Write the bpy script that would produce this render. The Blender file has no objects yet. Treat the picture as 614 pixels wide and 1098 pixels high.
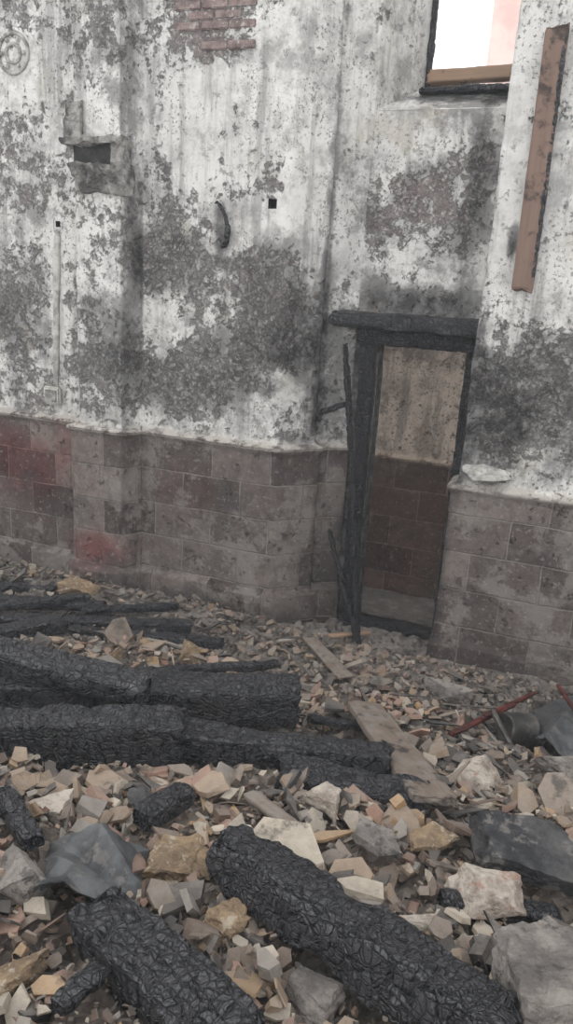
import bpy, bmesh, math, random
import numpy as np
from mathutils import Vector, Matrix
random.seed(7); rng=np.random.default_rng(11)
sc=bpy.context.scene
sc.view_settings.view_transform='Standard'
COLL=sc.collection
# ---------------------------------------------------------------- camera calibration
FPX=800.0; CX,CY=307.0,549.0; H=2.4
d=np.array([-162,2651,800.]); d/=np.linalg.norm(d)
Zc=-d
Xc=np.array([2357,385,-800.]); Xc-=Xc.dot(Zc)*Zc; Xc/=np.linalg.norm(Xc)
Yc=np.cross(Zc,Xc)
def ray(px,py):
    r=np.array([px-CX,py-CY,FPX]); return np.array([r.dot(Xc),r.dot(Yc),r.dot(Zc)])
def P(px,py,z=None,y=None):
    w=ray(px,py)
    t=(z-H)/w[2] if z is not None else y/w[1]
    return np.array([0,0,H])+w*t
cam=bpy.data.cameras.new('camera'); camo=bpy.data.objects.new('camera',cam); COLL.objects.link(camo)
right=np.array([Xc[0],Yc[0],Zc[0]]); down=np.array([Xc[1],Yc[1],Zc[1]]); fwd=np.array([Xc[2],Yc[2],Zc[2]])
M=Matrix.Identity(4)
for i in range(3):
    M[i][0]=right[i]; M[i][1]=-down[i]; M[i][2]=-fwd[i]
M[2][3]=H
camo.matrix_world=M
cam.sensor_fit='VERTICAL'; cam.sensor_height=24; cam.lens=FPX/1098*24; cam.clip_start=.02
sc.camera=camo
Y0=4.85; ZL=1.325; ZR=1.24; YR=5.23
# ---------------------------------------------------------------- numpy noise
def _h(ix,iy,iz,s):
    n=(ix.astype(np.int64)*374761393+iy.astype(np.int64)*668265263+iz.astype(np.int64)*2147483647+s*1274126177)&0xFFFFFFFF
    n=((n^(n>>13))*1274126177)&0xFFFFFFFF
    n=((n^(n>>16))*2246822519)&0xFFFFFFFF
    return ((n^(n>>15))&0xFFFFFF)/float(0xFFFFFF)
def vn(p,s=0):
    i=np.floor(p).astype(np.int64); f=p-i; f=f*f*(3-2*f); r=0
    for a in (0,1):
        for b in (0,1):
            for c in (0,1):
                w=(f[:,0] if a else 1-f[:,0])*(f[:,1] if b else 1-f[:,1])*(f[:,2] if c else 1-f[:,2])
                r=r+w*_h(i[:,0]+a,i[:,1]+b,i[:,2]+c,s)
    return r
def fbm(p,o=4,s=0):
    r=0;a=.5;t=0
    for k in range(o):
        r=r+a*(vn(p*2**k,s+k)-.5); t+=a; a*=.55
    return r/t
def worley(p,s=0,cheb=False,jit=.8):
    i=np.floor(p).astype(np.int64); n=len(p)
    f1=np.full(n,9.);f2=np.full(n,9.);idh=np.zeros(n); o=.5-jit/2
    for a in (-1,0,1):
        for b in (-1,0,1):
            for c in (-1,0,1):
                x,y,z=i[:,0]+a,i[:,1]+b,i[:,2]+c
                q=np.stack([x+o+jit*_h(x,y,z,s),y+o+jit*_h(x,y,z,s+1),z+o+jit*_h(x,y,z,s+2)],1)
                dd=(np.sum(abs(q-p)**4,axis=1)**.25) if cheb else np.linalg.norm(q-p,axis=1)
                c1=dd<f1
                f2=np.where(c1,f1,np.minimum(f2,dd)); idh=np.where(c1,_h(x,y,z,s+3),idh); f1=np.where(c1,dd,f1)
    return f1,f2,idh
def sst(a,b,x):
    t=np.clip((x-a)/(b-a),0,1); return t*t*(3-2*t)
def lin(r,g,b):
    f=lambda c:(c/255/12.92 if c/255<.04045 else ((c/255+.055)/1.055)**2.4)
    return (f(r),f(g),f(b),1)
# ---------------------------------------------------------------- mesh helpers
def link(me,name,mat,smooth=False):
    o=bpy.data.objects.new(name,me); COLL.objects.link(o)
    if mat: me.materials.append(mat)
    me.polygons.foreach_set('use_smooth',np.full(len(me.polygons),bool(smooth)))
    return o
def arr_mesh(name,V,F,mat,col=None,colname='Col',smooth=False,uv=None,extra=None):
    V=np.asarray(V,float); me=bpy.data.meshes.new(name)
    k=F.shape[1]; me.vertices.add(len(V)); me.vertices.foreach_set('co',V.ravel())
    me.loops.add(F.size); me.loops.foreach_set('vertex_index',F.astype(np.int32).ravel())
    me.polygons.add(len(F)); me.polygons.foreach_set('loop_start',np.arange(0,F.size,k,dtype=np.int32))
    me.polygons.foreach_set('loop_total',np.full(len(F),k,dtype=np.int32))
    me.update(calc_edges=True)
    if col is not None:
        a=me.attributes.new(colname,'FLOAT_COLOR','POINT'); c=np.ones((len(V),4)); c[:,:col.shape[1]]=col
        a.data.foreach_set('color',c.ravel())
    if extra:
        for nme,v in extra.items():
            a=me.attributes.new(nme,'FLOAT','POINT'); a.data.foreach_set('value',np.asarray(v,float))
    if uv is not None:
        a=me.attributes.new('wuv','FLOAT_VECTOR','POINT'); a.data.foreach_set('vector',np.c_[uv,np.zeros(len(uv))].ravel())
    return link(me,name,mat,smooth)
def parent(children,name):
    e=bpy.data.objects.new(name,None); COLL.objects.link(e)
    for c in children: c.parent=e
    return e
def join(objs,name):
    bpy.ops.object.select_all(action='DESELECT')
    for o in objs: o.select_set(True)
    bpy.context.view_layer.objects.active=objs[0]; bpy.ops.object.join()
    objs[0].name=name; objs[0].data.name=name; return objs[0]
# ---------------------------------------------------------------- materials
class NB:
    def __init__(s,name):
        s.mat=bpy.data.materials.new(name); s.mat.use_nodes=True; s.t=s.mat.node_tree; s.t.nodes.clear()
        s.out=s.t.nodes.new('ShaderNodeOutputMaterial'); s.b=s.t.nodes.new('ShaderNodeBsdfPrincipled')
        s.t.links.new(s.b.outputs[0],s.out.inputs[0])
    def n(s,ty,ins={},**pr):
        nd=s.t.nodes.new(ty)
        for k,v in pr.items(): setattr(nd,k,v)
        for k,v in ins.items(): s.set(nd.inputs[k],v)
        return nd
    def set(s,i,v):
        if isinstance(v,bpy.types.NodeSocket): s.t.links.new(v,i)
        else: i.default_value=v
    def noise(s,vec,sc,det=6,ro=.6,off=0,dist=0):
        if off: vec=s.n('ShaderNodeVectorMath',{0:vec,1:(off,off*1.7,off*.6)},operation='ADD').outputs[0]
        return s.n('ShaderNodeTexNoise',{'Vector':vec,'Scale':sc,'Detail':det,'Roughness':ro,'Distortion':dist}).outputs['Fac']
    def m(s,op,a,b=0.,c=0.):
        return s.n('ShaderNodeMath',{0:a,1:b,2:c},operation=op).outputs[0]
    def mr(s,v,a,b,c=0.,d=1.):
        return s.n('ShaderNodeMapRange',{0:v,1:a,2:b,3:c,4:d},interpolation_type='SMOOTHSTEP').outputs[0]
    def mix(s,f,a,b,mode='MIX'):
        nd=s.n('ShaderNodeMix',{0:f,6:a,7:b},data_type='RGBA',blend_type=mode); return nd.outputs[2]
    def bump(s,h,st=.5,dist=.02,nrm=None):
        ins={'Height':h,'Strength':st,'Distance':dist}
        if nrm is not None: ins['Normal']=nrm
        return s.n('ShaderNodeBump',ins).outputs[0]
    def obj(s): return s.n('ShaderNodeTexCoord').outputs['Object']
    def attr(s,n): return s.n('ShaderNodeAttribute',attribute_name=n)
    def upz(s): return s.n('ShaderNodeSeparateXYZ',{0:s.n('ShaderNodeNewGeometry').outputs['Normal']}).outputs[2]
    def fin(s,col,rough=.9,nrm=None,metal=0.,spec=.3):
        s.set(s.b.inputs['Base Color'],col); s.set(s.b.inputs['Roughness'],rough); s.set(s.b.inputs['Metallic'],metal)
        s.set(s.b.inputs['Specular IOR Level'],spec)
        if nrm is not None: s.set(s.b.inputs['Normal'],nrm)
        return s.mat
def wall_mat(name,tint=None):
    b=NB(name); pos=b.obj()
    sep=b.n('ShaderNodeSeparateColor',{0:b.attr('wa').outputs['Color']})
    peel,soot,pl=sep.outputs[0],sep.outputs[1],sep.outputs[2]
    red=b.attr('red').outputs['Fac']; lip=b.attr('lip').outputs['Fac']; uv=b.attr('wuv').outputs['Vector']
    n1=b.noise(pos,1.8,6,.6); n2=b.noise(pos,6,8,.7,5); n3=b.noise(pos,17,9,.75,9)
    v=b.m('MULTIPLY',n1,.24); v=b.m('MULTIPLY_ADD',n2,.36,v); v=b.m('MULTIPLY_ADD',n3,.40,v)
    v=b.m('ADD',v,b.m('MULTIPLY_ADD',peel,.18,-.09))
    Mk=b.mr(v,.508,.545)
    fl=b.mr(b.noise(pos,14,9,.8,20),.49,.56)
    Mk2=b.m('MULTIPLY',Mk,b.m('MULTIPLY_ADD',fl,-.75,1.))
    # plaster: dirty white, mottled grey
    pw=b.mix(b.mr(b.noise(pos,4.5,9,.72,31),.36,.58),(.36,.355,.345,1),(.70,.69,.665,1))
    pw=b.mix(b.mr(b.noise(pos,1.3,4,.5,3),.42,.62,0,.6),pw,(.66,.65,.63,1))
    run=b.n('ShaderNodeMapping',{'Vector':pos,'Scale':(9.,9.,.8)}).outputs[0]
    pw=b.mix(b.mr(b.noise(run,1.,8,.68,44),.49,.65,0,.65),pw,(.22,.215,.21,1))
    g=b.m('ADD',b.noise(pos,3.2,10,.76,41),b.m('MULTIPLY_ADD',soot,.36,-.175))
    pw=b.mix(b.mr(g,.46,.60,0,.8),pw,(.19,.187,.185,1))
    sp=b.mr(b.noise(pos,46,5,.65,60),.56,.62); sp=b.m('MULTIPLY',sp,b.mr(b.noise(pos,2.5,5,.6,70),.40,.54))
    pw=b.mix(b.m('MULTIPLY',sp,.8),pw,(.14,.13,.125,1))
    sp2=b.mr(b.noise(pos,15,8,.74,65),.56,.60); sp2=b.m('MULTIPLY',sp2,b.mr(b.noise(pos,1.9,4,.6,75),.42,.56))
    pw=b.mix(b.m('MULTIPLY',sp2,.65),pw,(.17,.16,.155,1))
    pw=b.mix(b.mr(b.noise(pos,2.2,7,.68,85),.54,.68,0,.35),pw,(.42,.37,.29,1))
    ex=b.mix(b.mr(b.noise(pos,10,9,.78,13),.32,.66),(.060,.056,.056,1),(.26,.247,.238,1))
    ex=b.mix(b.mr(b.noise(pos,1.1,3,.5,17),.48,.64,0,.6),ex,b.mix(.5,ex,(.21,.17,.165,1)))
    ex=b.mix(b.m('MULTIPLY',red,.5),ex,(.21,.16,.155,1))
    ex=b.mix(b.mr(b.noise(pos,32,7,.78,25),.53,.60,0,.7),ex,(.54,.53,.51,1))
    up=b.mix(Mk2,pw,ex)
    # blocks
    wuv=b.n('ShaderNodeVectorMath',{0:uv,1:b.n('ShaderNodeVectorMath',{0:b.n('ShaderNodeTexNoise',{'Vector':pos,'Scale':5.,'Detail':3.}).outputs['Color'],1:(.02,.02,0)},operation='MULTIPLY').outputs[0]},operation='ADD').outputs[0]
    br=b.n('ShaderNodeTexBrick',{'Vector':wuv,'Color1':(.090,.072,.067,1),'Color2':(.25,.212,.193,1),'Mortar':(.25,.23,.21,1),
        'Scale':1.,'Mortar Size':.007,'Mortar Smooth':.5,'Bias':-.15,'Brick Width':.46,'Row Height':.262},offset=.5)
    bc=b.mix(red,br.outputs['Color'],b.mix(1.,br.outputs['Color'],(.90,.50,.52,1),'MULTIPLY'))
    bc=b.mix(b.mr(b.noise(pos,11,9,.76,80),.42,.62,0,.6),bc,b.mix(1.,bc,(.5,.48,.47,1),'MULTIPLY'))
    res=b.m('ADD',b.noise(pos,2.8,9,.74,90),b.m('MULTIPLY_ADD',red,-.15,.0))
    bc=b.mix(b.mr(res,.49,.58,0,.7),bc,(.24,.22,.203,1))
    pit=b.mr(b.noise(pos,13,9,.76,100),.59,.64); bc=b.mix(b.m('MULTIPLY',pit,.6),bc,(.055,.050,.048,1))
    bc=b.mix(b.mr(b.noise(pos,1.7,8,.72,120),.5,.64,0,.65),bc,(.070,.065,.063,1))
    bc=b.mix(b.mr(b.noise(pos,30,6,.7,130),.57,.64,0,.4),bc,(.36,.34,.31,1))
    col=b.mix(pl,up,bc)
    lp=b.m('MULTIPLY',lip,b.mr(b.noise(pos,9,8,.72,140),.42,.54)); col=b.mix(lp,col,(.46,.43,.39,1))
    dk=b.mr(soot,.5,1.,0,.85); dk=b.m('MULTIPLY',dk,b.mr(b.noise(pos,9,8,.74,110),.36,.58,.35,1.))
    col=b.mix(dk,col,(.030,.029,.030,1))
    if tint: col=b.mix(1.,col,tint,'MULTIPLY')
    ht=b.m('MULTIPLY',Mk2,b.m('SUBTRACT',1.,pl)); ht=b.m('MULTIPLY',ht,-.5)
    ht=b.m('MULTIPLY_ADD',n2,.6,ht); ht=b.m('MULTIPLY_ADD',n3,.7,ht)
    grv=b.m('MULTIPLY',br.outputs['Fac'],pl); ht=b.m('MULTIPLY_ADD',grv,-.6,ht)
    ht=b.m('MULTIPLY_ADD',b.m('MULTIPLY',pit,pl),-.5,ht)
    return b.fin(col,.95,b.bump(ht,.9,.022),spec=.12)
def char_mat(name='charred_wood',ash=.3,tone=1.,cs=(32,22,22)):
    b=NB(name); pos=b.obj()
    c=b.mix(b.noise(pos,14,6,.7),(.018*tone,.018*tone,.021*tone,1),(.066*tone,.067*tone,.076*tone,1))
    c=b.mix(b.mr(b.noise(pos,5,8,.7,7),.55,.7,0,ash),c,(.16,.155,.15,1))
    loc=b.attr('loc').outputs['Vector']
    wv=b.n('ShaderNodeVectorMath',{0:loc,1:b.n('ShaderNodeVectorMath',{0:b.n('ShaderNodeTexNoise',{'Vector':loc,'Scale':12.,'Detail':4.}).outputs['Color'],1:(.045,.045,.045)},operation='MULTIPLY').outputs[0]},operation='ADD').outputs[0]
    mp=b.n('ShaderNodeMapping',{'Vector':wv,'Scale':cs}).outputs[0]
    v1=b.n('ShaderNodeTexVoronoi',{'Vector':mp,'Scale':1.,'Randomness':.85},feature='DISTANCE_TO_EDGE').outputs['Distance']
    mp2=b.n('ShaderNodeMapping',{'Vector':wv,'Scale':(cs[0]*.22,cs[1]*1.1,cs[2]*1.1)}).outputs[0]
    v2=b.n('ShaderNodeTexVoronoi',{'Vector':mp2,'Scale':1.,'Randomness':.8},feature='DISTANCE_TO_EDGE').outputs['Distance']
    mp3=b.n('ShaderNodeMapping',{'Vector':wv,'Scale':(cs[0]*2.4,cs[1]*2.2,cs[2]*2.2)}).outputs[0]
    v3=b.n('ShaderNodeTexVoronoi',{'Vector':mp3,'Scale':1.,'Randomness':.85},feature='DISTANCE_TO_EDGE').outputs['Distance']
    e1=b.mr(v1,.0,.11); e2=b.mr(v2,.0,.08); e3=b.mr(v3,0.,.09,.55,1.); e=b.m('MINIMUM',b.m('MINIMUM',e1,e2),e3)
    c=b.mix(b.m('MULTIPLY_ADD',e,-.92,.92),c,(.004,.004,.005,1))
    f=b.attr('crack').outputs['Fac']; c=b.mix(b.m('MULTIPLY',f,.8),c,(.004,.004,.005,1))
    h=b.m('MULTIPLY_ADD',b.noise(pos,70,4,.6,3),.2,b.m('MULTIPLY',e,.7)); h=b.m('MULTIPLY_ADD',b.noise(pos,18,3,.5,4),.4,h)
    return b.fin(c,.36,b.bump(h,.95,.010),spec=.5)
def rub_mat(name='rubble_mat'):
    b=NB(name); pos=b.obj(); c=b.attr('Col').outputs['Color']
    c=b.mix(b.mr(b.noise(pos,26,6,.7),.35,.7,0,.5),c,b.mix(1.,c,(.5,.48,.47,1),'MULTIPLY'))
    c=b.mix(b.mr(b.noise(pos,10,7,.7,8),.48,.66,0,.4),c,(.28,.255,.23,1))
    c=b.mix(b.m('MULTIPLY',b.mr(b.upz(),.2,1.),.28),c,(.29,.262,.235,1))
    c=b.mix(b.mr(b.noise(pos,3.5,8,.72,28),.55,.64,0,.7),c,(.05,.047,.045,1))
    h=b.m('MULTIPLY_ADD',b.noise(pos,70,5,.65,3),.4,b.noise(pos,25,5,.6,4))
    return b.fin(c,.92,b.bump(h,.6,.012),spec=.15)
def wood_mat(name,c1,c2,sc=(1,1,1),burn=.4,dust=.0):
    b=NB(name); pos=b.obj()
    loc=b.n('ShaderNodeMapping',{'Vector':b.attr('loc').outputs['Vector'],'Scale':(2,40,40)}).outputs[0]
    c=b.mix(b.noise(loc,1.,6,.6),c1,c2)
    if dust: c=b.mix(b.mr(b.noise(pos,9,8,.7,18),.4,.62,0,dust),c,(.24,.22,.20,1))
    c=b.mix(b.mr(b.noise(pos,7,7,.7,8),.62-burn*.25,.70-burn*.15,0,.85),c,(.035,.03,.03,1))
    return b.fin(c,.8,b.bump(b.noise(loc,1.2,5,.6,2),.5,.008),spec=.2)
def plain_mat(name,c1,c2,rough=.7,metal=0.,sc=9,bs=.3,c3=None):
    b=NB(name); pos=b.obj()
    c=b.mix(b.mr(b.noise(pos,sc,8,.72),.38,.62),c1,c2)
    if c3: c=b.mix(b.mr(b.noise(pos,sc*1.7,8,.72,33),.54,.62,0,.8),c,c3)
    return b.fin(c,rough,b.bump(b.m('MULTIPLY_ADD',b.noise(pos,sc*8,5,.65,2),.5,b.noise(pos,sc*2.5,6,.65,2)),bs,.02),metal,.2)
M_wall=wall_mat('burnt_plaster_wall'); M_wallw=wall_mat('burnt_plaster_warm',(.95,.82,.72,1))
M_char=char_mat(); M_charF=char_mat('charred_wood_fine',.2,1.05,(40,30,30)); M_char2=char_mat('charred_wood_ashy',.7,1.2,(40,30,30))
M_charD=char_mat('charred_wood_dark',.1,.5); M_rub=rub_mat()
M_plank=wood_mat('scorched_plank',lin(136,114,102),lin(98,82,74),burn=.4)
M_board=wood_mat('grey_board',lin(132,118,106),lin(94,84,76),burn=.4,dust=.6)
M_sill=wood_mat('sill_wood',lin(165,140,118),lin(130,108,92),burn=.15)
M_sheet=plain_mat('sooty_sheet_metal',(.065,.068,.072,1),(.12,.125,.13,1),.45,.3,9,.1,(.16,.15,.14,1))
M_red=plain_mat('rusty_red_metal',lin(105,52,46),lin(62,42,40),.6,.2)
M_tin=plain_mat('burnt_tin',(.05,.05,.05,1),(.13,.12,.11,1),.45,.6)
M_slab=plain_mat('sooty_slab',(.11,.10,.093,1),(.26,.237,.215,1),.9,0,6,.8,(.06,.057,.055,1))
M_slabd=plain_mat('dark_slab',(.028,.029,.032,1),(.085,.083,.083,1),.75,0,6,.7,(.16,.15,.14,1))
M_plas=plain_mat('plaster_chunk_mat',lin(130,119,109),lin(188,179,168),.95,0,8,.9,lin(155,122,108))
M_ochre=plain_mat('ochre_chunk_mat',lin(118,102,86),lin(156,135,109),.95,0,10,1.,lin(184,173,156))
M_strip=plain_mat('dirty_white',lin(135,134,130),lin(188,186,180),.9)
M_pink=plain_mat('pink_render',lin(225,195,188),lin(240,218,210),.9,0,2)
M_dark=plain_mat('hole_shade',(.03,.03,.03,1),(.07,.068,.066,1),.9)  # near-black colour stands in for shade inside the holes and corbel hollow
# ---------------------------------------------------------------- walls
def blobs(V,peelB,sootB,redB,base=(.5,.3)):
    peel=np.full(len(V),base[0]); soot=np.full(len(V),base[1]); red=np.zeros(len(V))
    wob=fbm(V*3,4,5)*1.3
    for arr,lst in ((peel,peelB),(soot,sootB),(red,redB)):
        for (px,py,rx,ry,val,yy) in lst:
            c=P(px,py,y=yy); sc_=yy*1.07/800
            q=((V[:,0]-c[0])/(rx*sc_))**2+((V[:,2]-c[2])/(ry*sc_))**2
            arr+=val*sst(1.5,.3,np.sqrt(q)+wob)
    return peel,soot,red
class W:
    def __init__(s): s.V=[];s.F=[];s.uv=[];s.n=0
    def add(s,V,nu,nv,uv,hole=None):
        I=np.arange(nu*nv).reshape(nv,nu)
        F=np.stack([I[:-1,:-1],I[:-1,1:],I[1:,1:],I[1:,:-1]],-1).reshape(-1,4)
        if hole is not None:
            c=V[F].mean(1); F=F[~hole(c)]
        s.V.append(V);s.F.append(F+s.n);s.uv.append(uv);s.n+=len(V)
    def sheet(s,path,z0,z1,off,step=.02,amp=.012,hole=None,u0=0):
        pts=[];nr=[];us=[];path=[np.array(p,float) for p in path]
        ns=[]
        for a,b_ in zip(path[:-1],path[1:]):
            dd=(b_-a)/np.linalg.norm(b_-a); ns.append(np.array([dd[1],-dd[0]]))
        u=u0
        for i,(a,b_) in enumerate(zip(path[:-1],path[1:])):
            L=np.linalg.norm(b_-a); k=max(1,int(round(L/step)))
            for j in range(k):
                t=j/k
                if j==0 and i>0:
                    mm=ns[i-1]+ns[i]; mm=mm/mm.dot(mm)*2
                else: mm=ns[i]
                pts.append(a+(b_-a)*t);nr.append(mm);us.append(u+L*t)
            u+=L
        pts.append(path[-1]);nr.append(ns[-1]);us.append(u)
        pts=np.array(pts);nr=np.array(nr);us=np.array(us)
        zs=np.arange(z0,z1+step*.5,step); nu,nv=len(pts),len(zs)
        Z=np.repeat(zs,nu); PX=np.tile(pts,(nv,1)); NX=np.tile(nr,(nv,1)); U=np.tile(us,nv)
        V=np.c_[PX,Z]; dsp=fbm(V*2.5,5,3)*amp*2+fbm(V*14,3,8)*amp*.7
        o=off(Z+fbm(V*5,3,2)*.02) 
        V[:,:2]+=NX*(o+dsp)[:,None]
        s.add(V,nu,nv,np.c_[U,Z],hole)
    def quad(s,a,b_,c,dd,step=.025,amp=.01):
        a,b_,c,dd=[np.array(q,float) for q in (a,b_,c,dd)]
        nu=max(2,int(np.linalg.norm(b_-a)/step)+1); nv=max(2,int(np.linalg.norm(dd-a)/step)+1)
        u,v=np.meshgrid(np.linspace(0,1,nu),np.linspace(0,1,nv)); u=u.ravel()[:,None];v=v.ravel()[:,None]
        V=a*(1-u)*(1-v)+b_*u*(1-v)+c*u*v+dd*(1-u)*v
        nn=np.cross(b_-a,dd-a); nn/=np.linalg.norm(nn)
        V=V+nn*((fbm(V*2.5,4,3)*amp*2+fbm(V*14,3,8)*amp*.8))[:,None]
        s.add(V,nu,nv,np.c_[V[:,0]+V[:,1],V[:,2]])
    def build(s,name,mat,pb,sb,rb,zl,base,jamb=None):
        V=np.concatenate(s.V);F=np.concatenate(s.F);uv=np.concatenate(s.uv)
        peel,soot,red=blobs(V,pb,sb,rb,base)
        plv=(V[:,2]+fbm(V*9,3,4)*.03<zl).astype(float)
        soot=soot+.32*sst(.3,-.05,V[:,2]+fbm(V*4,3,1)*.25)
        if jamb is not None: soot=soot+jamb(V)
        return arr_mesh(name,V,F,mat,np.c_[np.clip(peel,0,1),np.clip(soot,0,1),plv],'wa',True,uv,{'red':np.clip(red,0,1),'lip':np.exp(-((V[:,2]-zl)/.03)**2)})
def plinth(zl,o1=.045,o2=.09,zb=.22):
    def f(z):
        r=np.where(z<zl,o1,0.)*1.
        r=r+.03*np.exp(-((z-(zl-.02))/.025)**2)
        return r+np.where(z<zb,o2-o1,0)
    return f
hA=P(62,241,y=Y0);hB=P(292,220,y=Y0)
def holesL(c):
    r=np.zeros(len(c),bool)
    for h,sz in ((hA,.024),(hB,.03)):
        r|=(abs(c[:,0]-h[0])<sz)&(abs(c[:,2]-h[2])<sz)
    return r
w=W(); PD=.15
pathL=[(-6.2,Y0),(-3.34,Y0),(-3.34,Y0-PD),(-2.97,Y0-PD),(-2.90,Y0),(-1.80,Y0),(-1.595,5.045),(-1.61,5.10),(-1.575,5.12),(-1.40,YR)]
w.sheet(pathL,-.3,4.8,plinth(ZL),hole=holesL,u0=.2)
pb=[(20,340,40,70,.35,Y0),(115,370,32,60,.4,Y0),(185,270,45,45,.35,Y0),(215,400,70,50,.4,Y0),(285,340,40,60,.45,Y0),(250,300,35,30,.2,Y0),
    (283,240,50,18,-.5,Y0),(62,330,9,110,-.5,Y0),(50,110,60,70,-.2,Y0),(240,120,80,60,-.25,Y0),(185,345,28,38,-.35,Y0),(180,160,20,60,.2,Y0),(235,355,20,20,-.25,Y0),
    (345,90,40,110,-.4,4.95),(350,220,40,60,-.15,5.0),(225,18,50,42,.6,Y0),(85,135,18,30,.4,Y0),(135,330,14,60,-.15,Y0),
    (270,230,50,14,-.3,Y0),(50,250,50,20,-.2,Y0),(120,20,30,40,.3,Y0),(20,20,30,20,.15,Y0),(290,60,30,40,-.2,Y0),(250,430,60,20,-.2,Y0),(20,150,30,40,.2,Y0)]
sb=[(20,330,45,80,.3,Y0),(115,350,30,70,.3,Y0),(210,400,80,60,.3,Y0),(190,280,60,40,.3,Y0),(290,330,40,70,.35,Y0),(25,180,40,60,.2,Y0),
    (240,120,90,90,-.2,Y0),(50,100,70,90,-.1,Y0),(250,690,60,40,.45,Y0),(128,60,20,60,.25,Y0),
    (340,400,40,90,.35,5.0),(350,90,30,120,-.25,5.0),(237,240,8,30,.55,Y0),(100,165,30,14,.4,Y0-.1),(380,560,20,150,.4,5.1),
    (330,580,40,60,.2,5.0),(20,440,40,8,.3,Y0),(90,185,40,20,.2,Y0-.1),(60,560,60,20,.2,Y0),(220,640,80,16,.2,Y0)]
rb=[(40,510,52,52,1.,Y0),(105,585,45,22,1.,Y0-.1),(225,22,45,40,1.,Y0),(5,480,20,40,.5,Y0),(75,470,20,30,.5,Y0),(200,520,40,30,.3,Y0)]
def shadeL(V):
    g=.45*np.exp(-((V[:,0]+1.60)/.02)**2)*(V[:,1]>Y0+.1)*(V[:,2]>1.4)  # dark line painted in to make the splay groove look deeper
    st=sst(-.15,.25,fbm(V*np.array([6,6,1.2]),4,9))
    g=g+(.10+.35*st)*((V[:,0]>-2.985)&(V[:,0]<-2.885))+.3*np.exp(-((V[:,0]+3.365)/.018)**2)  # pilaster side and left edge darkened to paint in relief shading
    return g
w.build('wall_left',M_wall,pb,sb,rb,ZL,(.48,.37),jamb=shadeL)
# recess wall with door and window
w=W()
SF=3.53; SB=3.776; XD0,XD1=-1.225,-.5
zt=2.13
w.quad((-1.40,YR,-.3),(XD0,YR,-.3),(XD0,YR,zt),(-1.40,YR,zt))
w.quad((-1.45,YR,zt),(-.45,YR,zt),(-.45,YR,SF),(-1.45,YR,SF),step=.02,amp=.016)
w.quad((-1.41,YR,SF),(-.45,YR,SF),(-.45,5.7,SB),(-1.41,5.7,SB))
w.quad((-1.40,YR,SF-.05),(-1.17,5.7,SF-.05),(-1.17,5.7,4.8),(-1.40,YR,4.8))
w.quad((XD0,YR,-.3),(XD0,5.4,-.3),(XD0,5.4,zt),(XD0,YR,zt))
w.quad((XD0,YR,zt),(XD0,5.4,zt),(XD1,5.4,zt),(XD1,YR,zt))
pb=[(430,230,38,50,.4,YR),(490,210,30,45,.35,YR),(420,150,50,25,-.3,YR),(470,140,60,20,-.2,YR),(500,280,30,30,.1,YR),(430,40,20,80,-.4,5.4)]
sb=[(440,325,90,18,.5,YR),(430,250,60,60,.1,YR),(500,95,60,8,.5,YR),(505,250,14,90,.25,YR),(520,180,20,80,.15,YR),(430,40,25,80,-.15,5.4)]
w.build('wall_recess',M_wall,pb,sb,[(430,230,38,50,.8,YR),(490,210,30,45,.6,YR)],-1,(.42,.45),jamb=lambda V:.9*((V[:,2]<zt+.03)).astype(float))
# right wall
w=W()
w.sheet([(-.53,5.75),(-.53,Y0),(4.0,Y0)],-.3,4.8,plinth(ZR,.035,.06,.12),amp=.014,u0=.1)
pb=[(590,410,60,60,.5,Y0),(540,460,30,40,.4,Y0),(585,230,50,90,-.25,Y0),(590,320,50,30,-.2,Y0),(560,100,30,60,-.1,Y0),(550,265,8,18,.5,Y0)]
sb=[(580,410,70,60,.45,Y0),(530,470,30,50,.35,Y0),(549,265,8,22,.75,Y0),(585,200,60,110,-.15,Y0),(520,300,8,60,.3,Y0),(476,600,8,130,.5,Y0),(590,360,50,8,.15,Y0),(560,580,60,60,-.3,Y0),(506,440,7,90,.5,Y0)]
w.build('wall_right',M_wall,pb,sb,[],ZR,(.43,.36))
# passage behind the door
w=W()
w.sheet([(-2.6,6.3),(1.2,6.3)],-.5,3.1,plinth(1.06,.03,.05,-.1),amp=.012)
w.build('wall_passage',M_wallw,[(430,420,60,60,-.1,6.3)],[(440,670,60,30,.3,6.3),(430,372,60,14,.2,6.3)],[(440,590,60,90,.45,6.3)],1.06,(.42,.32))
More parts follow.
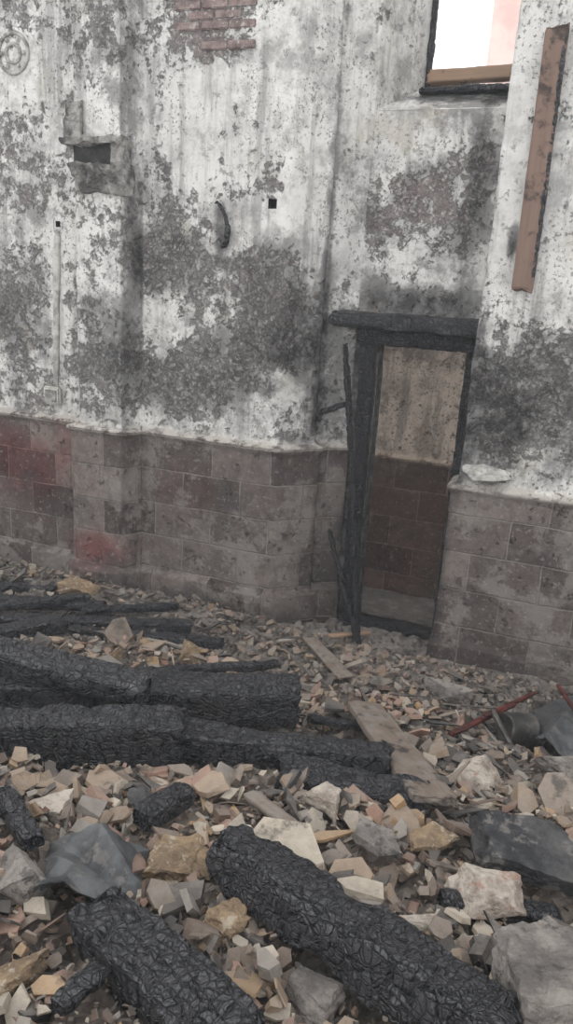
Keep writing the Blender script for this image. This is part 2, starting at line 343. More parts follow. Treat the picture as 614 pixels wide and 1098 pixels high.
# ---------------------------------------------------------------- beams
BEAMS=[];EXC=[]
def basis(a,b,up=(0,0,1),roll=0):
    x=(b-a)/np.linalg.norm(b-a); y=np.cross(up,x)
    if np.linalg.norm(y)<1e-3: y=np.array([0,1,0.])
    y/=np.linalg.norm(y); z=np.cross(x,y); c,s=math.cos(roll),math.sin(roll)
    return x,y*c+z*s,z*c-y*s
def beam(name,a,b,wd,ht,mat=None,step=.009,cell=(.07,.10),depth=.007,warp=.006,roll=0,seed=1,exp=14,taper=(1,1),bend=0,crk=True,block=True,cw=(.0,.09)):
    a=np.array(a,float);b=np.array(b,float); x,y,z=basis(a,b,roll=roll); L=np.linalg.norm(b-a)
    if block: BEAMS.append((a,b,wd))
    ns=max(4,int(L/step)); nc=max(3,int((wd+ht)/2/step)); e=[]
    for k in range(4):
        for j in range(nc):
            t=-1+2*j/nc; e.append([(1,t),(-t,1),(-1,-t),(t,-1)][k])
    e=np.array(e,float); rr=(abs(e[:,0])**exp+abs(e[:,1])**exp)**(-1/exp); e=e*rr[:,None]; C=len(e)
    S=[];sc_=[]
    for k in (.0,.25,.5,.75,.92): S.append(0);sc_.append(k)
    for i in range(ns+1): S.append(L*i/ns);sc_.append(1)
    for k in (.92,.75,.5,.25,.0): S.append(L);sc_.append(k)
    S=np.array(S);sc_=np.array(sc_); R=len(S)
    s=np.repeat(S,C);q=np.repeat(sc_,C);E=np.tile(e,(R,1))
    tp=taper[0]+(taper[1]-taper[0])*s/L
    lu=E[:,0]*wd/2*q*tp; lv=E[:,1]*ht/2*q*tp
    loc=np.c_[s,lu,lv]+seed*7.3
    nl=np.c_[np.zeros(len(s)),E[:,0]*abs(E[:,0])**3,E[:,1]*abs(E[:,1])**3]; nl/=np.linalg.norm(nl,axis=1)[:,None]+1e-9
    endm=(q<1); 
    nl[endm]=0; nl[endm,0]=np.where(s[endm]<L/2,-1,1)
    ws=np.array([1/cell[0],1/cell[1],1/cell[1]])
    cr=np.zeros(len(s))
    if crk:
        wl=loc+np.stack([fbm(loc*9,2,1),fbm(loc*9,2,2),fbm(loc*9,2,3)],1)*.03
        f1,f2,idh=worley(wl*ws,seed,True,.75); df=f2-f1
        cr=1-sst(cw[0],cw[1],df)
        dsp=-depth*cr+depth*1.0*(idh-.5)
        # burnt-away bites along the edges
        ed=np.clip(abs(E[:,0])*abs(E[:,1]),0,1)**2
        dsp=dsp-ed*sst(.03,.2,fbm(loc*4,3,seed+5))*min(wd,ht)*.2
    else: dsp=0
    edge=sst(.0,.03,s)*sst(.0,.03,L-s)
    dsp=dsp+fbm(loc*9,3,seed)*warp*2+fbm(loc*2.5,2,seed+3)*warp*2-(1-edge)*warp*1.2*(1+2*fbm(loc*20,2,5))
    lp=np.c_[s,lu,lv]+nl*dsp[:,None]
    lp[:,0]+=np.where(s>L/2,1,-1)*(1-edge)*fbm(np.c_[lu,lv,lv*0+s]*14,3,seed+8)*.09*(1 if L>.4 else .3)
    lp[:,2]+=bend*np.sin(np.pi*np.clip(s/L,0,1))
    V=a+lp[:,:1]*x+lp[:,1:2]*y+lp[:,2:3]*z
    I=np.arange(R*C).reshape(R,C); J=np.roll(I,-1,1)
    F=np.stack([I[:-1],J[:-1],J[1:],I[1:]],-1).reshape(-1,4)
    o=arr_mesh(name,V,F,mat or M_char,smooth=True,extra={'crack':cr})
    at=o.data.attributes.new('loc','FLOAT_VECTOR','POINT'); at.data.foreach_set('vector',(np.c_[s,lu,lv]+seed).ravel())
    return o
# ---------------------------------------------------------------- rubble ground
def ground(x,y):
    x=np.atleast_1d(x).astype(float);y=np.atleast_1d(y).astype(float)
    g=np.interp(y,[0,1.2,1.9,2.5,3.2,4.0,4.6,5.0,6.4],[.86,.80,.62,.44,.26,.09,.02,-.03,-.2])
    p=np.c_[x,y,x*0]
    g=g+fbm(p*1.6,3,21)*.18*sst(4.8,3.6,y)+fbm(p*5,3,31)*.09*sst(5.0,4.2,y)
    g=g+.10*np.exp(-((y-4.45)/.3)**2)*sst(-1.2,-2.2,x)
    return g
def G(px,py,lift=0.):
    w=ray(px,py)
    ts=np.linspace(.3,9,600)/np.linalg.norm(w)
    pts=np.array([0,0,H])+ts[:,None]*w
    gz=ground(pts[:,0],pts[:,1])+lift
    k=np.argmax(pts[:,2]<gz); return pts[k] if pts[k,2]<gz[k] else pts[-1]
gx=np.arange(-6.2,3.2,.022);gy=np.arange(-.6,5.3,.022)
X,Yg=np.meshgrid(gx,gy); x=X.ravel();y=Yg.ravel()
z=ground(x,y); p=np.c_[x,y,z*0]
f1,f2,i1=worley(p*13,3); f1b,f2b,i2=worley(p*27+5,6)
z=z+(i1-.5)*.05+(i2-.5)*.022-.02*(1-sst(0,.15,f2-f1))
V=np.c_[x,y,z]; nu,nv=len(gx),len(gy); I=np.arange(nu*nv).reshape(nv,nu)
F=np.stack([I[:-1,:-1],I[:-1,1:],I[1:,1:],I[1:,:-1]],-1).reshape(-1,4)
#         0 tan 1 pink 2 cream 3 grey 4 brown 5 dark 6 black 7 ochre 8 greybrown
PAL=np.array([lin(160,140,120)[:3],lin(152,121,105)[:3],lin(194,183,166)[:3],lin(142,136,129)[:3],lin(106,90,79)[:3],lin(64,60,58)[:3],lin(38,38,40)[:3],lin(168,139,104)[:3],lin(132,119,108)[:3]])
base=np.array(lin(96,86,78)[:3])*np.ones((len(V),3)); k=(i1*97%1)
base=base*(.45+k[:,None]*1.)
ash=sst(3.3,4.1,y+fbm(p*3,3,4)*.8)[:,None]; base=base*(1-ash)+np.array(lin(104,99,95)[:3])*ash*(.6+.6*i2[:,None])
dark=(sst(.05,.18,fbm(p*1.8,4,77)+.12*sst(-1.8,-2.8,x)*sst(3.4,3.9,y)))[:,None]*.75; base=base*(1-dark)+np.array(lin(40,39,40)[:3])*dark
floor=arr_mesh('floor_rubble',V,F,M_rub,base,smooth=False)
gx=np.arange(-2.6,1.2,.05);gy=np.arange(5.25,6.4,.05);X,Yg=np.meshgrid(gx,gy);x=X.ravel();y=Yg.ravel();p=np.c_[x,y,x*0]
zz=np.interp(y,[5.2,6.4],[-.06,-.2])+fbm(p*6,3,2)*.06
I=np.arange(len(x)).reshape(len(gy),len(gx));F=np.stack([I[:-1,:-1],I[:-1,1:],I[1:,1:],I[1:,:-1]],-1).reshape(-1,4)
arr_mesh('floor_passage',np.c_[x,y,zz],F,M_rub,np.array(lin(50,46,43)[:3])*np.ones((len(x),3)))
# ---------------------------------------------------------------- big charred beams
beam('charred_beam',P(-150,738,z=.56),P(320,752,z=.52),.20,.19,seed=1,roll=.05,step=.008)
beam('charred_beam',P(-150,668,z=.74),P(160,742,z=.68),.15,.13,seed=2,roll=.2,step=.008,exp=5)
beam('charred_beam',P(-140,786,z=.60),P(196,792,z=.60),.17,.21,seed=3,step=.007)
beam('charred_beam',P(150,790,z=.57),P(416,818,z=.51),.15,.15,seed=4,step=.007)
beam('charred_beam',P(300,836,z=.51),P(456,866,z=.49),.18,.16,seed=5,step=.007)
beam('charred_beam',P(243,912,z=.78),P(545,1122,z=.93),.155,.14,seed=6,step=.005,cell=(.05,.06),mat=M_charF,roll=-.25)
beam('charred_beam',P(105,985,z=.80),P(262,1140,z=.86),.16,.15,seed=7,step=.005,cell=(.05,.06),mat=M_charF,roll=.1)
back=[((-60,642,.22),(112,650,.2),.10),((-40,664,.24),(205,672,.18),.10),((-40,655,.26),(95,640,.24),.07),((-60,690,.32),(70,668,.3),.12),((60,676,.2),(240,690,.16),.08),
      ((-30,626,.16),(60,632,.16),.06),((90,655,.22),(190,650,.16),.06)]
for i,(a,b_,wd) in enumerate(back):
    beam('burnt_rafter',P(a[0],a[1],z=a[2]),P(b_[0],b_[1],z=b_[2]),wd,wd*.8,seed=20+i,step=.011,exp=6)
beam('burnt_rafter',P(130,722,z=.42),P(300,712,z=.36),.05,.04,mat=M_char2,seed=29,step=.012)
for i,(a,b_,wd,h_) in enumerate([((0,850),(38,905),.07,.08),((150,880),(200,850),.09,.08),((60,1080),(110,1040),.05,.08),((470,965),(600,985),.07,.06),((330,770),(400,782),.05,.06)]):
    beam('charred_offcut',G(*a,h_),G(*b_,h_),wd,wd*.8,seed=90+i,step=.009,exp=6,mat=M_charF)
# ---------------------------------------------------------------- door
pr=[]
pr.append(beam('lintel',(-1.53,5.09,2.215),(-.50,5.09,2.215),.18,.11,mat=M_char2,seed=31,step=.011,warp=.006,block=False))
pr.append(beam('head',(-1.36,5.18,2.11),(-.50,5.18,2.11),.10,.12,mat=M_charD,seed=32,step=.012,warp=.004,block=False))
pr.append(beam('post_left',(-1.285,5.19,-.1),(-1.285,5.19,2.1),.09,.10,mat=M_charD,seed=33,step=.012,warp=.005,block=False))
pr.append(beam('post_right',(-.56,5.2,-.1),(-.56,5.2,2.1),.12,.12,mat=M_charD,seed=34,step=.012,warp=.005,block=False))
pr.append(beam('threshold',(-1.25,5.22,-.03),(-.5,5.22,-.03),.14,.06,mat=M_charD,seed=35,step=.015,block=False))
parent(pr,'door_frame')
def pp(px,py,y): return P(px,py,y=y)
beam('leaning_charred_post',pp(370,366,5.02),pp(381,690,4.80),.055,.05,mat=M_charD,seed=41,step=.01,taper=(.6,1),bend=.02)
beam('leaning_charred_post',pp(352,566,4.88),pp(386,698,4.72),.045,.03,mat=M_charD,seed=42,step=.01,taper=(.7,1.1))
beam('leaning_charred_post',pp(384,520,5.0),pp(380,660,4.93),.05,.05,mat=M_charD,seed=43,step=.01)
beam('charred_batten',pp(342,443,4.96),pp(374,432,5.0),.04,.05,mat=M_charD,seed=44,step=.01)
# ---------------------------------------------------------------- window
beam('window_sill_board',pp(458,84,5.66),(-.45,5.66,pp(458,84,5.66)[2]+.02),.12,.08,mat=M_sill,seed=51,step=.012,crk=False,warp=.006,block=False)
beam('charred_sill_edge',pp(452,98,5.5),(-.45,5.5,pp(452,98,5.5)[2]+.01),.10,.04,seed=52,step=.012,warp=.012,block=False)
beam('window_frame_stile',(-1.165,5.68,3.75),(-1.165,5.68,4.7),.03,.04,seed=53,step=.015,block=False)
def box(name,c,s,mat,rot=None,bev=.006):
    bm=bmesh.new(); bmesh.ops.create_cube(bm,size=1); bmesh.ops.scale(bm,vec=s,verts=bm.verts)
    bmesh.ops.bevel(bm,geom=bm.edges[:]+bm.verts[:],offset=bev,segments=2,affect='EDGES')
    if rot is not None: bmesh.ops.transform(bm,matrix=rot,verts=bm.verts)
    bmesh.ops.translate(bm,vec=Vector(c),verts=bm.verts)
    m_=bpy.data.meshes.new(name); bm.to_mesh(m_); bm.free(); return link(m_,name,mat)
e=P(526,30,y=9)
box('exterior_wall',(e[0]+1.5,9.15,2.8),(3.0,.3,6.6),M_pink)
# ---------------------------------------------------------------- plank on the right wall
a=pp(598,28,Y0-.05);b_=pp(559,314,Y0-.05)
beam('scorched_plank',a,b_,.035,.125,mat=M_plank,seed=61,step=.012,crk=False,warp=.003,exp=14,block=False)
a2=pp(608,28,Y0-.05);b2=pp(571,300,Y0-.05)
beam('charred_batten',a2,b2,.04,.022,seed=62,step=.01,block=False)
# ---------------------------------------------------------------- wall details
def torus(name,c,R,r,mat,seg=40,ms=8,seed=1):
    V=[];F=[]
    for i in range(seg):
        A=2*math.pi*i/seg
        for j in range(ms):
            B=2*math.pi*j/ms; q=R+r*math.cos(B)
            V.append((c[0]+q*math.cos(A),c[1]-r*math.sin(B)*.8,c[2]+q*math.sin(A)))
    for i in range(seg):
        for j in range(ms):
            F.append((i*ms+j,((i+1)%seg)*ms+j,((i+1)%seg)*ms+(j+1)%ms,i*ms+(j+1)%ms))
    V=np.array(V); V+=fbm(V*30,3,seed)[:,None]*.008
    return arr_mesh(name,V,np.array(F),mat,smooth=True)
c=pp(14,57,Y0-.004); M_rel=plain_mat('relief_plaster',lin(118,117,114),lin(180,179,174),.95,0,14,.6)
pr=[torus('ring_outer',c,.125,.014,M_rel),torus('ring_inner',c,.06,.012,M_rel,seed=3)]
for k in range(6):
    A=k*math.pi/3; q=(c[0]+.092*math.cos(A),c[1]-.006,c[2]+.092*math.sin(A))
    pr.append(box('petal_%d'%(k+1),q,(.03,.015,.03),M_rel,bev=.006))
parent(pr,'wall_medallion')
def pocket(name,h,s):
    x0,x1,z0,z1=h[0]-s,h[0]+s,h[2]-s,h[2]+s;ya,yb=Y0-.0,Y0+.10
    V=[(x0,ya,z0),(x1,ya,z0),(x1,ya,z1),(x0,ya,z1),(x0,yb,z0),(x1,yb,z0),(x1,yb,z1),(x0,yb,z1)]
    F=[(0,1,5,4),(1,2,6,5),(2,3,7,6),(3,0,4,7),(4,5,6,7)]
    return arr_mesh(name,V,np.array(F),M_dark)
pocket('wall_socket_hole',hA,.036);pocket('wall_socket_hole',hB,.042)
c1=pp(61,250,Y0-.008);c2=pp(60,415,Y0-.008)
s1=beam('chase',(c1[0],Y0-.006,c1[2]),(c2[0],Y0-.006,c2[2]),.022,.05,mat=M_strip,step=.01,crk=False,warp=.008,block=False,exp=6)
c3=pp(57,428,Y0-.02); s2=box('socket_box',(c3[0],Y0-.02,c3[2]+.03),(.15,.05,.14),M_strip,bev=.012)
s3=box('box_lid',(c3[0],Y0-.05,c3[2]+.03),(.10,.015,.09),M_rel,bev=.004)
parent([s1,s2,s3],'plastered_cable_chase')
YP=Y0-PD
def prism(name,prof,x0,x1,mat,seed=1,amp=.02,slant=0):
    bm=bmesh.new(); a=[bm.verts.new((x0+slant*(p_[1]-prof[0][1]),p_[0],p_[1])) for p_ in prof]; b_=[bm.verts.new((x1,p_[0],p_[1])) for p_ in prof]
    n=len(prof); bm.faces.new(a[::-1]); bm.faces.new(b_)
    for i in range(n): bm.faces.new((a[i],a[(i+1)%n],b_[(i+1)%n],b_[i]))
    bmesh.ops.triangulate(bm,faces=bm.faces[:])
    for _ in range(4): bmesh.ops.subdivide_edges(bm,edges=bm.edges[:],cuts=1,use_grid_fill=True)
    V=np.array([v.co[:] for v in bm.verts]); D=np.stack([fbm(V*12,4,seed+k) for k in range(3)],1)*amp*2
    for v,dd in zip(bm.verts,D): v.co+=Vector(dd)
    bmesh.ops.recalc_face_normals(bm,faces=bm.faces[:])
    m_=bpy.data.meshes.new(name); bm.to_mesh(m_); bm.free(); return link(m_,name,mat)
M_corb=plain_mat('sooty_corbel',(.09,.085,.082,1),(.34,.33,.31,1),.95,0,7,.7,(.05,.048,.047,1))
k0=pp(76,150,YP);k1=pp(132,150,YP);kt=pp(82,112,YP)[2];kb=pp(100,208,YP)[2];km=pp(100,160,YP)[2]
pr=[prism('shelf',[(YP+.03,km+.02),(YP-.11,km+.02),(YP-.12,km+.06),(YP+.03,km+.08)],k0[0],k1[0]+.02,M_corb,1,.03),
    prism('taper',[(YP+.03,kb),(YP-.02,kb),(YP-.11,km-.10),(YP+.03,km-.10)],k0[0]+.10,k1[0]+.07,M_corb,4,.03,slant=-.35),
    prism('hollow_back',[(YP+.02,km-.12),(YP-.02,km-.12),(YP-.02,km+.03),(YP+.02,km+.03)],k0[0]+.03,k1[0]-.01,M_dark,5,.006),
    prism('side_stub',[(YP+.02,km-.12),(YP-.08,km-.12),(YP-.08,km+.03),(YP+.02,km+.03)],k1[0]-.04,k1[0]+.05,M_corb,9,.02),
    prism('cheek',[(YP+.03,km),(YP-.06,km+.03),(YP-.04,kt),(YP+.03,kt+.04)],k0[0]-.02,k0[0]+.10,M_corb,6,.03)]
parent(pr,'broken_corbel')
objs=[]
cb=pp(190,56,Y0);ct=pp(272,-8,Y0); zz0=cb[2]; row=0; M_brick=plain_mat('exposed_brick',lin(106,92,90),lin(148,132,128),.95,0,12,.6,lin(178,174,168))
while zz0<ct[2]+.1:
    xx=cb[0]+(row%2)*.09-.02
    while xx<ct[0]-.02:
        L=.19
        if random.random()>.08 and not(row<2 and (xx<cb[0]+.1 or random.random()<.3)):
            objs.append(box('b',(xx+L/2,Y0+.003+random.uniform(-.004,.004),zz0+.025),(L-.008,.03,.048),M_brick,bev=.006))
        xx+=L
    zz0+=.057; row+=1
join(objs,'exposed_brick_patch')
beam('burnt_hook',pp(232,215,Y0-.03),pp(240,266,Y0-.03),.035,.05,seed=71,step=.008,bend=.05,taper=(.6,1),block=False)
# ---------------------------------------------------------------- rocks
def fin_hull(bm):
    res=bmesh.ops.convex_hull(bm,input=bm.verts[:])
    dead=list({e for e in res['geom_interior'] if isinstance(e,bmesh.types.BMVert)})
    bmesh.ops.delete(bm,geom=dead,context='VERTS')
    bmesh.ops.triangulate(bm,faces=bm.faces[:]); bm.verts.index_update()
    V=np.array([v.co[:] for v in bm.verts])*.5; F=np.array([[v.index for v in f.verts] for f in bm.faces]); bm.free(); return V,F
def hull(n,flat=1.,seed=0):
    r=random.Random(seed); bm=bmesh.new()
    for i in range(n):
        v=Vector((r.uniform(-1,1),r.uniform(-1,1),r.uniform(-1,1)))
        m_=max(abs(v.x),abs(v.y),abs(v.z)); v=v/m_*r.uniform(.8,1.); v.z*=flat
        bm.verts.new(v)
    return fin_hull(bm)
def slab(n,th,seed=0):
    r=random.Random(seed); bm=bmesh.new(); tx,ty=r.uniform(-.08,.08),r.uniform(-.08,.08)
    for i in range(n):
        a_=6.283*(i+r.uniform(-.33,.33))/n
        q=r.uniform(.7,1.15); x_,y_=math.cos(a_)*q,math.sin(a_)*q; s_=r.uniform(.86,1.04)
        bm.verts.new((x_,y_,-th)); bm.verts.new((x_*s_+r.uniform(-.05,.05),y_*s_+r.uniform(-.05,.05),th+tx*x_+ty*y_))
    return fin_hull(bm)
ROCK=[hull(10,1,i) for i in range(10)]; SMALL=[hull(7,.8,50+i) for i in range(8)]; SHARD=[slab(4+i%3,.09+.03*(i%5),80+i) for i in range(18)]
BLOCK=[slab(4+i%2,.34+.06*(i%3),180+i) for i in range(8)]
def rotm(a,b_,c):
    return np.array((Matrix.Rotation(a,3,'Z')@Matrix.Rotation(b_,3,'X')@Matrix.Rotation(c,3,'Y')))
def blocked(p,r):
    for a,b_,wd in BEAMS:
        ab=b_-a; t=min(1,max(0,np.dot(p-a,ab)/ab.dot(ab))); q=a+ab*t
        if math.hypot(p[0]-q[0],p[1]-q[1])<wd*.5+r*.45 and q[2]-p[2]<.25: return True
    for cx,cy,cr in EXC:
        if math.hypot(p[0]-cx,p[1]-cy)<cr+r*.25: return True
    return False
# ---------------------------------------------------------------- individual chunks
def chunk(name,px,py,size,mat,flat=1.,yaw=0,tx=0,ty=0,seed=0,lift=.3,sub=3,amp=.07,pos=None,sl=False):
    V,F=(slab(5,flat,seed+300) if sl else hull(11,flat,seed+300)); bm=bmesh.new()
    vs=[bm.verts.new(v) for v in V]
    for f in F: bm.faces.new([vs[i] for i in f])
    for _ in range(sub+1): bmesh.ops.subdivide_edges(bm,edges=bm.edges[:],cuts=1,use_grid_fill=True)
    V=np.array([v.co[:] for v in bm.verts]); s=np.array(size)
    D=np.stack([fbm(V*5+seed,5,k) for k in range(3)],1)*amp*2
    R=rotm(yaw,tx,ty); c_=G(px,py,s[2]*lift) if pos is None else np.array(pos)
    W_=((V+D)*s)@R.T+c_
    if pos is None: EXC.append((c_[0],c_[1],max(size[0],size[1])*.34))
    for v,q in zip(bm.verts,W_): v.co=q
    bmesh.ops.recalc_face_normals(bm,faces=bm.faces[:])
    m_=bpy.data.meshes.new(name); bm.to_mesh(m_); bm.free(); return link(m_,name,mat)
chunk('plaster_chunk',512,836,(.26,.24,.22),M_plas,seed=1)
chunk('plaster_chunk',445,990,(.13,.09,.09),M_plas,seed=2,yaw=.6)
chunk('plaster_chunk',520,968,(.24,.18,.15),M_plas,seed=3,yaw=.3)
chunk('plaster_chunk',500,1012,(.16,.12,.10),M_plas,seed=4,yaw=1.3)
chunk('plaster_chunk',345,866,(.15,.14,.13),M_plas,seed=5,yaw=.4)
chunk('plaster_chunk',462,896,(.20,.12,.12),M_ochre,.14,seed=6,yaw=.5,tx=.2,sl=True,lift=.9)
chunk('plaster_chunk',55,868,(.22,.15,.12),M_plas,seed=7,yaw=.2)
chunk('plaster_chunk',205,700,(.14,.10,.18),M_ochre,seed=8)
chunk('plaster_chunk',88,630,(.30,.22,.16),M_ochre,.7,seed=9)
chunk('plaster_chunk',478,742,(.34,.22,.20),M_slab,seed=10,lift=.2)
chunk('plaster_chunk',590,830,(.22,.2,.14),M_slab,seed=22,lift=.3)
chunk('plaster_chunk',125,708,(.10,.08,.16),M_ochre,seed=23)
chunk('ochre_stone',190,925,(.26,.17,.10),M_ochre,seed=11,yaw=.4,lift=.4,amp=.16)
chunk('ochre_stone',240,992,(.14,.11,.08),M_ochre,seed=12,yaw=1.,amp=.12)
chunk('ochre_stone',22,1050,(.17,.12,.10),M_ochre,seed=13,yaw=.8,amp=.14)
chunk('stone_slab',590,1048,(.40,.34,.34),M_slab,.35,yaw=.5,tx=-.15,seed=14,lift=.6,sl=True,sub=4)
chunk('dark_slab',582,915,(.50,.34,.30),M_slabd,.26,yaw=.2,tx=.3,seed=15,lift=.5,sl=True,sub=4)
chunk('broken_stone',405,898,(.24,.13,.14),M_slab,.2,yaw=-.3,seed=16,sl=True,lift=.6)
chunk('broken_stone',22,945,(.17,.16,.18),M_slab,seed=17)
chunk('broken_stone',155,862,(.14,.1,.12),M_slabd,seed=18)
chunk('broken_stone',335,1075,(.16,.13,.10),M_slab,seed=19)
chunk('plaster_lump',520,508,(.36,.12,.15),M_strip,seed=20,pos=pp(521,508,Y0-.03),lift=0)
def board(name,p1,p2,wd,th,mat,lift=.05,seed=1,roll=0,block=True):
    a=G(p1[0],p1[1],lift);b_=G(p2[0],p2[1],lift)
    return beam(name,a,b_,wd,th,mat=mat,seed=seed,step=.012,crk=False,warp=.006,exp=12,roll=roll,block=block)
board('weathered_board',(388,754),(466,858),.19,.035,M_board,.10,seed=81,roll=-.15)
BEAMS[-1]=(BEAMS[-1][0],BEAMS[-1][1],.12)
board('broken_board',(330,682),(372,728),.10,.02,M_board,.05,seed=82)
board('broken_board',(352,682),(396,678),.04,.02,M_sill,.05,seed=83)
board('broken_board',(265,850),(322,892),.05,.02,M_board,.08,seed=85)
board('broken_board',(130,905),(150,935),.06,.02,M_plank,.09,seed=86)
board('broken_board',(20,715),(75,700),.06,.02,M_board,.1,seed=87)
board('broken_board',(430,1010),(445,965),.04,.015,M_plank,.05,seed=88)
def sheetm(name,corners,lift,mat,amp=.03,seed=1,n=60,drop=.05):
    cs=[G(c_[0],c_[1],lift) for c_ in corners]; cc=sum(cs)/4; EXC.append((cc[0],cc[1],np.linalg.norm(cs[0]-cs[2])*.32))
    u,v=np.meshgrid(np.linspace(0,1,n),np.linspace(0,1,n));u=u.ravel()[:,None];v=v.ravel()[:,None]
    V=cs[0]*(1-u)*(1-v)+cs[1]*u*(1-v)+cs[2]*u*v+cs[3]*(1-u)*v
    uu,vv=u[:,0],v[:,0]; r=random.Random(seed); hz=np.zeros(n*n)
    for k in range(6):
        A=r.uniform(0,3.14); o=r.uniform(.25,.75); dd=(uu-o)*math.cos(A)+(vv-o)*math.sin(A)
        hz+=r.choice((-1,1,1))*amp*1.6*abs(dd)*r.uniform(.6,1.6)
    tri=abs(((uu*1.3+vv*2.1)*1.6)%2-1); hz+=tri*amp*.8; hz-=hz.mean()
    ed=np.maximum(abs(uu-.5),abs(vv-.5))*2
    V[:,2]+=hz-ed**4*drop
    V[:,:2]+=np.stack([fbm(V*9,3,seed+1),fbm(V*9,3,seed+2)],1)*.08*ed[:,None]**2
    I=np.arange(n*n).reshape(n,n);F=np.stack([I[:-1,:-1],I[:-1,1:],I[1:,1:],I[1:,:-1]],-1).reshape(-1,4)
    o=arr_mesh(name,V,F,mat,smooth=False); md=o.modifiers.new('s','SOLIDIFY'); md.thickness=.004; return o
sheetm('crumpled_sheet_metal',[(40,958),(138,956),(154,906),(56,884)],.11,M_sheet,amp=.055,seed=3)
sheetm('bent_sheet_metal',[(580,800),(640,805),(640,738),(570,742)],.12,M_sheet,amp=.05,seed=5)
def bar(name,p1,p2,l1,l2,wd,th,mat):
    a=G(*p1,l1);b_=G(*p2,l2); return beam(name,a,b_,wd,th,mat=mat,step=.015,crk=False,warp=.002,seed=3,exp=10,block=False)
pr=[bar('rail_front',(486,786),(552,754),.08,.16,.03,.02,M_red),bar('rail_back',(520,768),(575,742),.14,.18,.02,.02,M_red),
    bar('leg',(528,762),(548,800),.14,.05,.025,.02,M_tin),bar('strut',(598,735),(618,765),.25,.18,.02,.015,M_red)]
parent(pr,'bent_red_metal_frame')
def can(name,c_,r,L,axis,mat):
    ax=np.array(axis,float);ax/=np.linalg.norm(ax); x,y,z=basis(np.zeros(3),ax); EXC.append((c_[0],c_[1],r*1.3))
    prof=[(0,.0),(0,.9),(.02,1.),(.06,1.03),(.1,1.),(.5,1.),(.9,1.),(.94,1.03),(.98,1.),(1,.92),(.93,.86),(.93,.0)]
    V=[];n=28
    for s_,q in prof:
        for j in range(n):
            A=2*math.pi*j/n; V.append(c_+ax*L*s_+(y*math.cos(A)+z*math.sin(A))*r*q)
    V=np.array(V); V+=fbm(V*12,2,4)[:,None]*.015
    I=np.arange(len(prof)*n).reshape(len(prof),n);J=np.roll(I,-1,1)
    return arr_mesh(name,V,np.stack([I[:-1],J[:-1],J[1:],I[1:]],-1).reshape(-1,4),mat,smooth=True)
can('burnt_tin_can',G(570,783,.10),.085,.17,(-.8,-.5,.15),M_tin)
# ---------------------------------------------------------------- scattered rubble
def scatter(name,N,kinds,smin,smax,pw,prob,tilt,aspect=(1,1),ymax=4.65,lift=.25,xr=(-5.2,1.9),dens=1.6):
    VV=[];FF=[];CC=[];n=0;cnt=0
    pc=np.cumsum(prob)/sum(prob); K=N*6
    xs=rng.uniform(xr[0],xr[1],K);ys=rng.uniform(.5,ymax,K);gz=ground(xs,ys); cl=fbm(np.c_[xs,ys,xs*0]*1.5,3,55)
    for x,y,z,c_l in zip(xs,ys,gz,cl):
        if cnt>=N: break
        dist=math.sqrt(x*x+y*y+2.5)
        if random.random()>min(1,(2.2/dist)**dens): continue
        s=smin+(smax-smin)*random.random()**pw
        if y>3.7 and s>.08: s*=.6
        p=np.array([x,y,z+s*lift*random.uniform(.3,1.6)])
        if s>.03 and blocked(p,s): continue
        V,F=random.choice(kinds)
        R=rotm(random.uniform(0,6.28),random.gauss(0,tilt),random.gauss(0,tilt))
        v=(V*np.array([s*random.uniform(*aspect),s*random.uniform(.65,1),s*random.uniform(.7,1.1)]))@R.T+p
        VV.append(v);FF.append(F+n);n+=len(v)
        ci=int(np.searchsorted(pc,random.random())); c_=PAL[min(ci,len(PAL)-1)]*random.uniform(.65,1.15)
        if c_l>.10 and random.random()<.55: c_=PAL[random.choice((5,6,4))]*random.uniform(.8,1.3)
        if c_l<-.10 and random.random()<.4: c_=PAL[random.choice((1,1,0,7))]*random.uniform(.8,1.15)
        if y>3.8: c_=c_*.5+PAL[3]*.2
        CC.append(np.tile(c_,(len(v),1))); cnt+=1
    return arr_mesh(name,np.concatenate(VV),np.concatenate(FF),M_rub,np.clip(np.concatenate(CC),0,1))
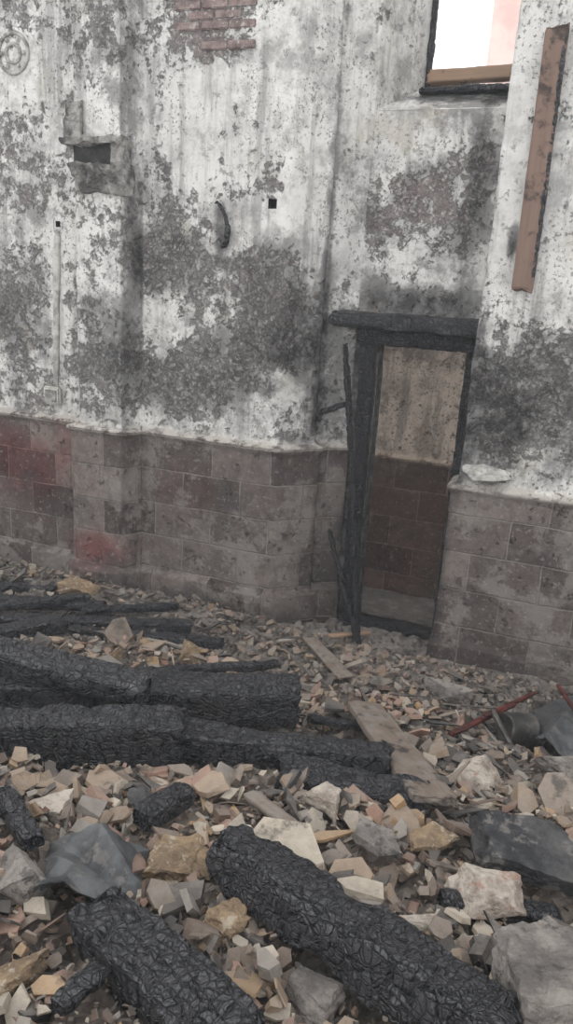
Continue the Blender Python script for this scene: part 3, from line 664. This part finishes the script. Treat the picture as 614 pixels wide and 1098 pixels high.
#                                                   tan pink cream grey brown dark black ochre gb
scatter('rubble_stones',800,SHARD+SHARD+BLOCK+ROCK[:3],.10,.22,1.8,[4,1.8,3,2.5,2.5,2,1.8,1.4,4],.33,(1.,1.5),ymax=4.3,lift=.3)
scatter('rubble_shards',10500,SHARD+SHARD+BLOCK,.03,.09,1.4,[4.5,3,3.2,2.2,3,2,2,1.,3.5],.45,(.9,1.7),lift=.5)
scatter('brick_and_plaster_chips',21000,SMALL+SHARD+BLOCK,.008,.034,1.2,[4,3.6,3.6,2.6,3,2.2,2.4,.7,3],.7,(.8,1.7),ymax=4.70,lift=.9)
LATH=[slab(4,.5,120+i) for i in range(5)]
def splinters(name,N,smin,smax,prob,mat):
    VV=[];FF=[];CC=[];n=0;pc=np.cumsum(prob)/sum(prob)
    for i in range(N):
        x=random.uniform(-4.6,1.4);y=random.uniform(.8,4.4);z=float(ground(x,y)[0])
        L=random.uniform(smin,smax);t=random.uniform(.008,.022); V,F=random.choice(LATH)
        p=np.array([x,y,z+.04+random.random()*.03])
        if blocked(p,.03): continue
        R=rotm(random.uniform(0,6.28),random.gauss(0,.3),random.gauss(0,.18))
        v=(V*np.array([L,t*random.uniform(1.5,3.5),t]))@R.T+p
        VV.append(v);FF.append(F+n);n+=len(v);c_=PAL[int(np.searchsorted(pc,random.random()))]
        CC.append(np.tile(c_,(len(v),1)))
    return arr_mesh(name,np.concatenate(VV),np.concatenate(FF),mat,np.concatenate(CC))
splinters('wood_splinters',380,.10,.30,[1.5,.5,.3,1,4,4,7,.4,2],M_rub)
# ---------------------------------------------------------------- thin smoke haze
hz=box('smoke_haze',(-1.6,4.2,3.2),(10.,9.4,7.6),None,bev=.3)
hm=bpy.data.materials.new('thin_smoke'); hm.use_nodes=True; nt=hm.node_tree; nt.nodes.clear()
ho=nt.nodes.new('ShaderNodeOutputMaterial'); vs=nt.nodes.new('ShaderNodeVolumeScatter')
vs.inputs['Color'].default_value=(.93,.96,1,1); vs.inputs['Density'].default_value=.006; nt.links.new(vs.outputs[0],ho.inputs['Volume'])
hz.data.materials.append(hm)
# ---------------------------------------------------------------- light
wd=bpy.data.worlds.new('overcast'); sc.world=wd; wd.use_nodes=True
bg=wd.node_tree.nodes['Background']; bg.inputs[0].default_value=(.985,.99,1,1); bg.inputs[1].default_value=1.55
sn=bpy.data.lights.new('overcast_sun','SUN'); sn.energy=.7; sn.angle=math.radians(80); sn.color=(1,.98,.95)
so=bpy.data.objects.new('overcast_sun',sn); COLL.objects.link(so)
so.rotation_euler=Vector((.35,.55,-.75)).to_track_quat('-Z','Y').to_euler()
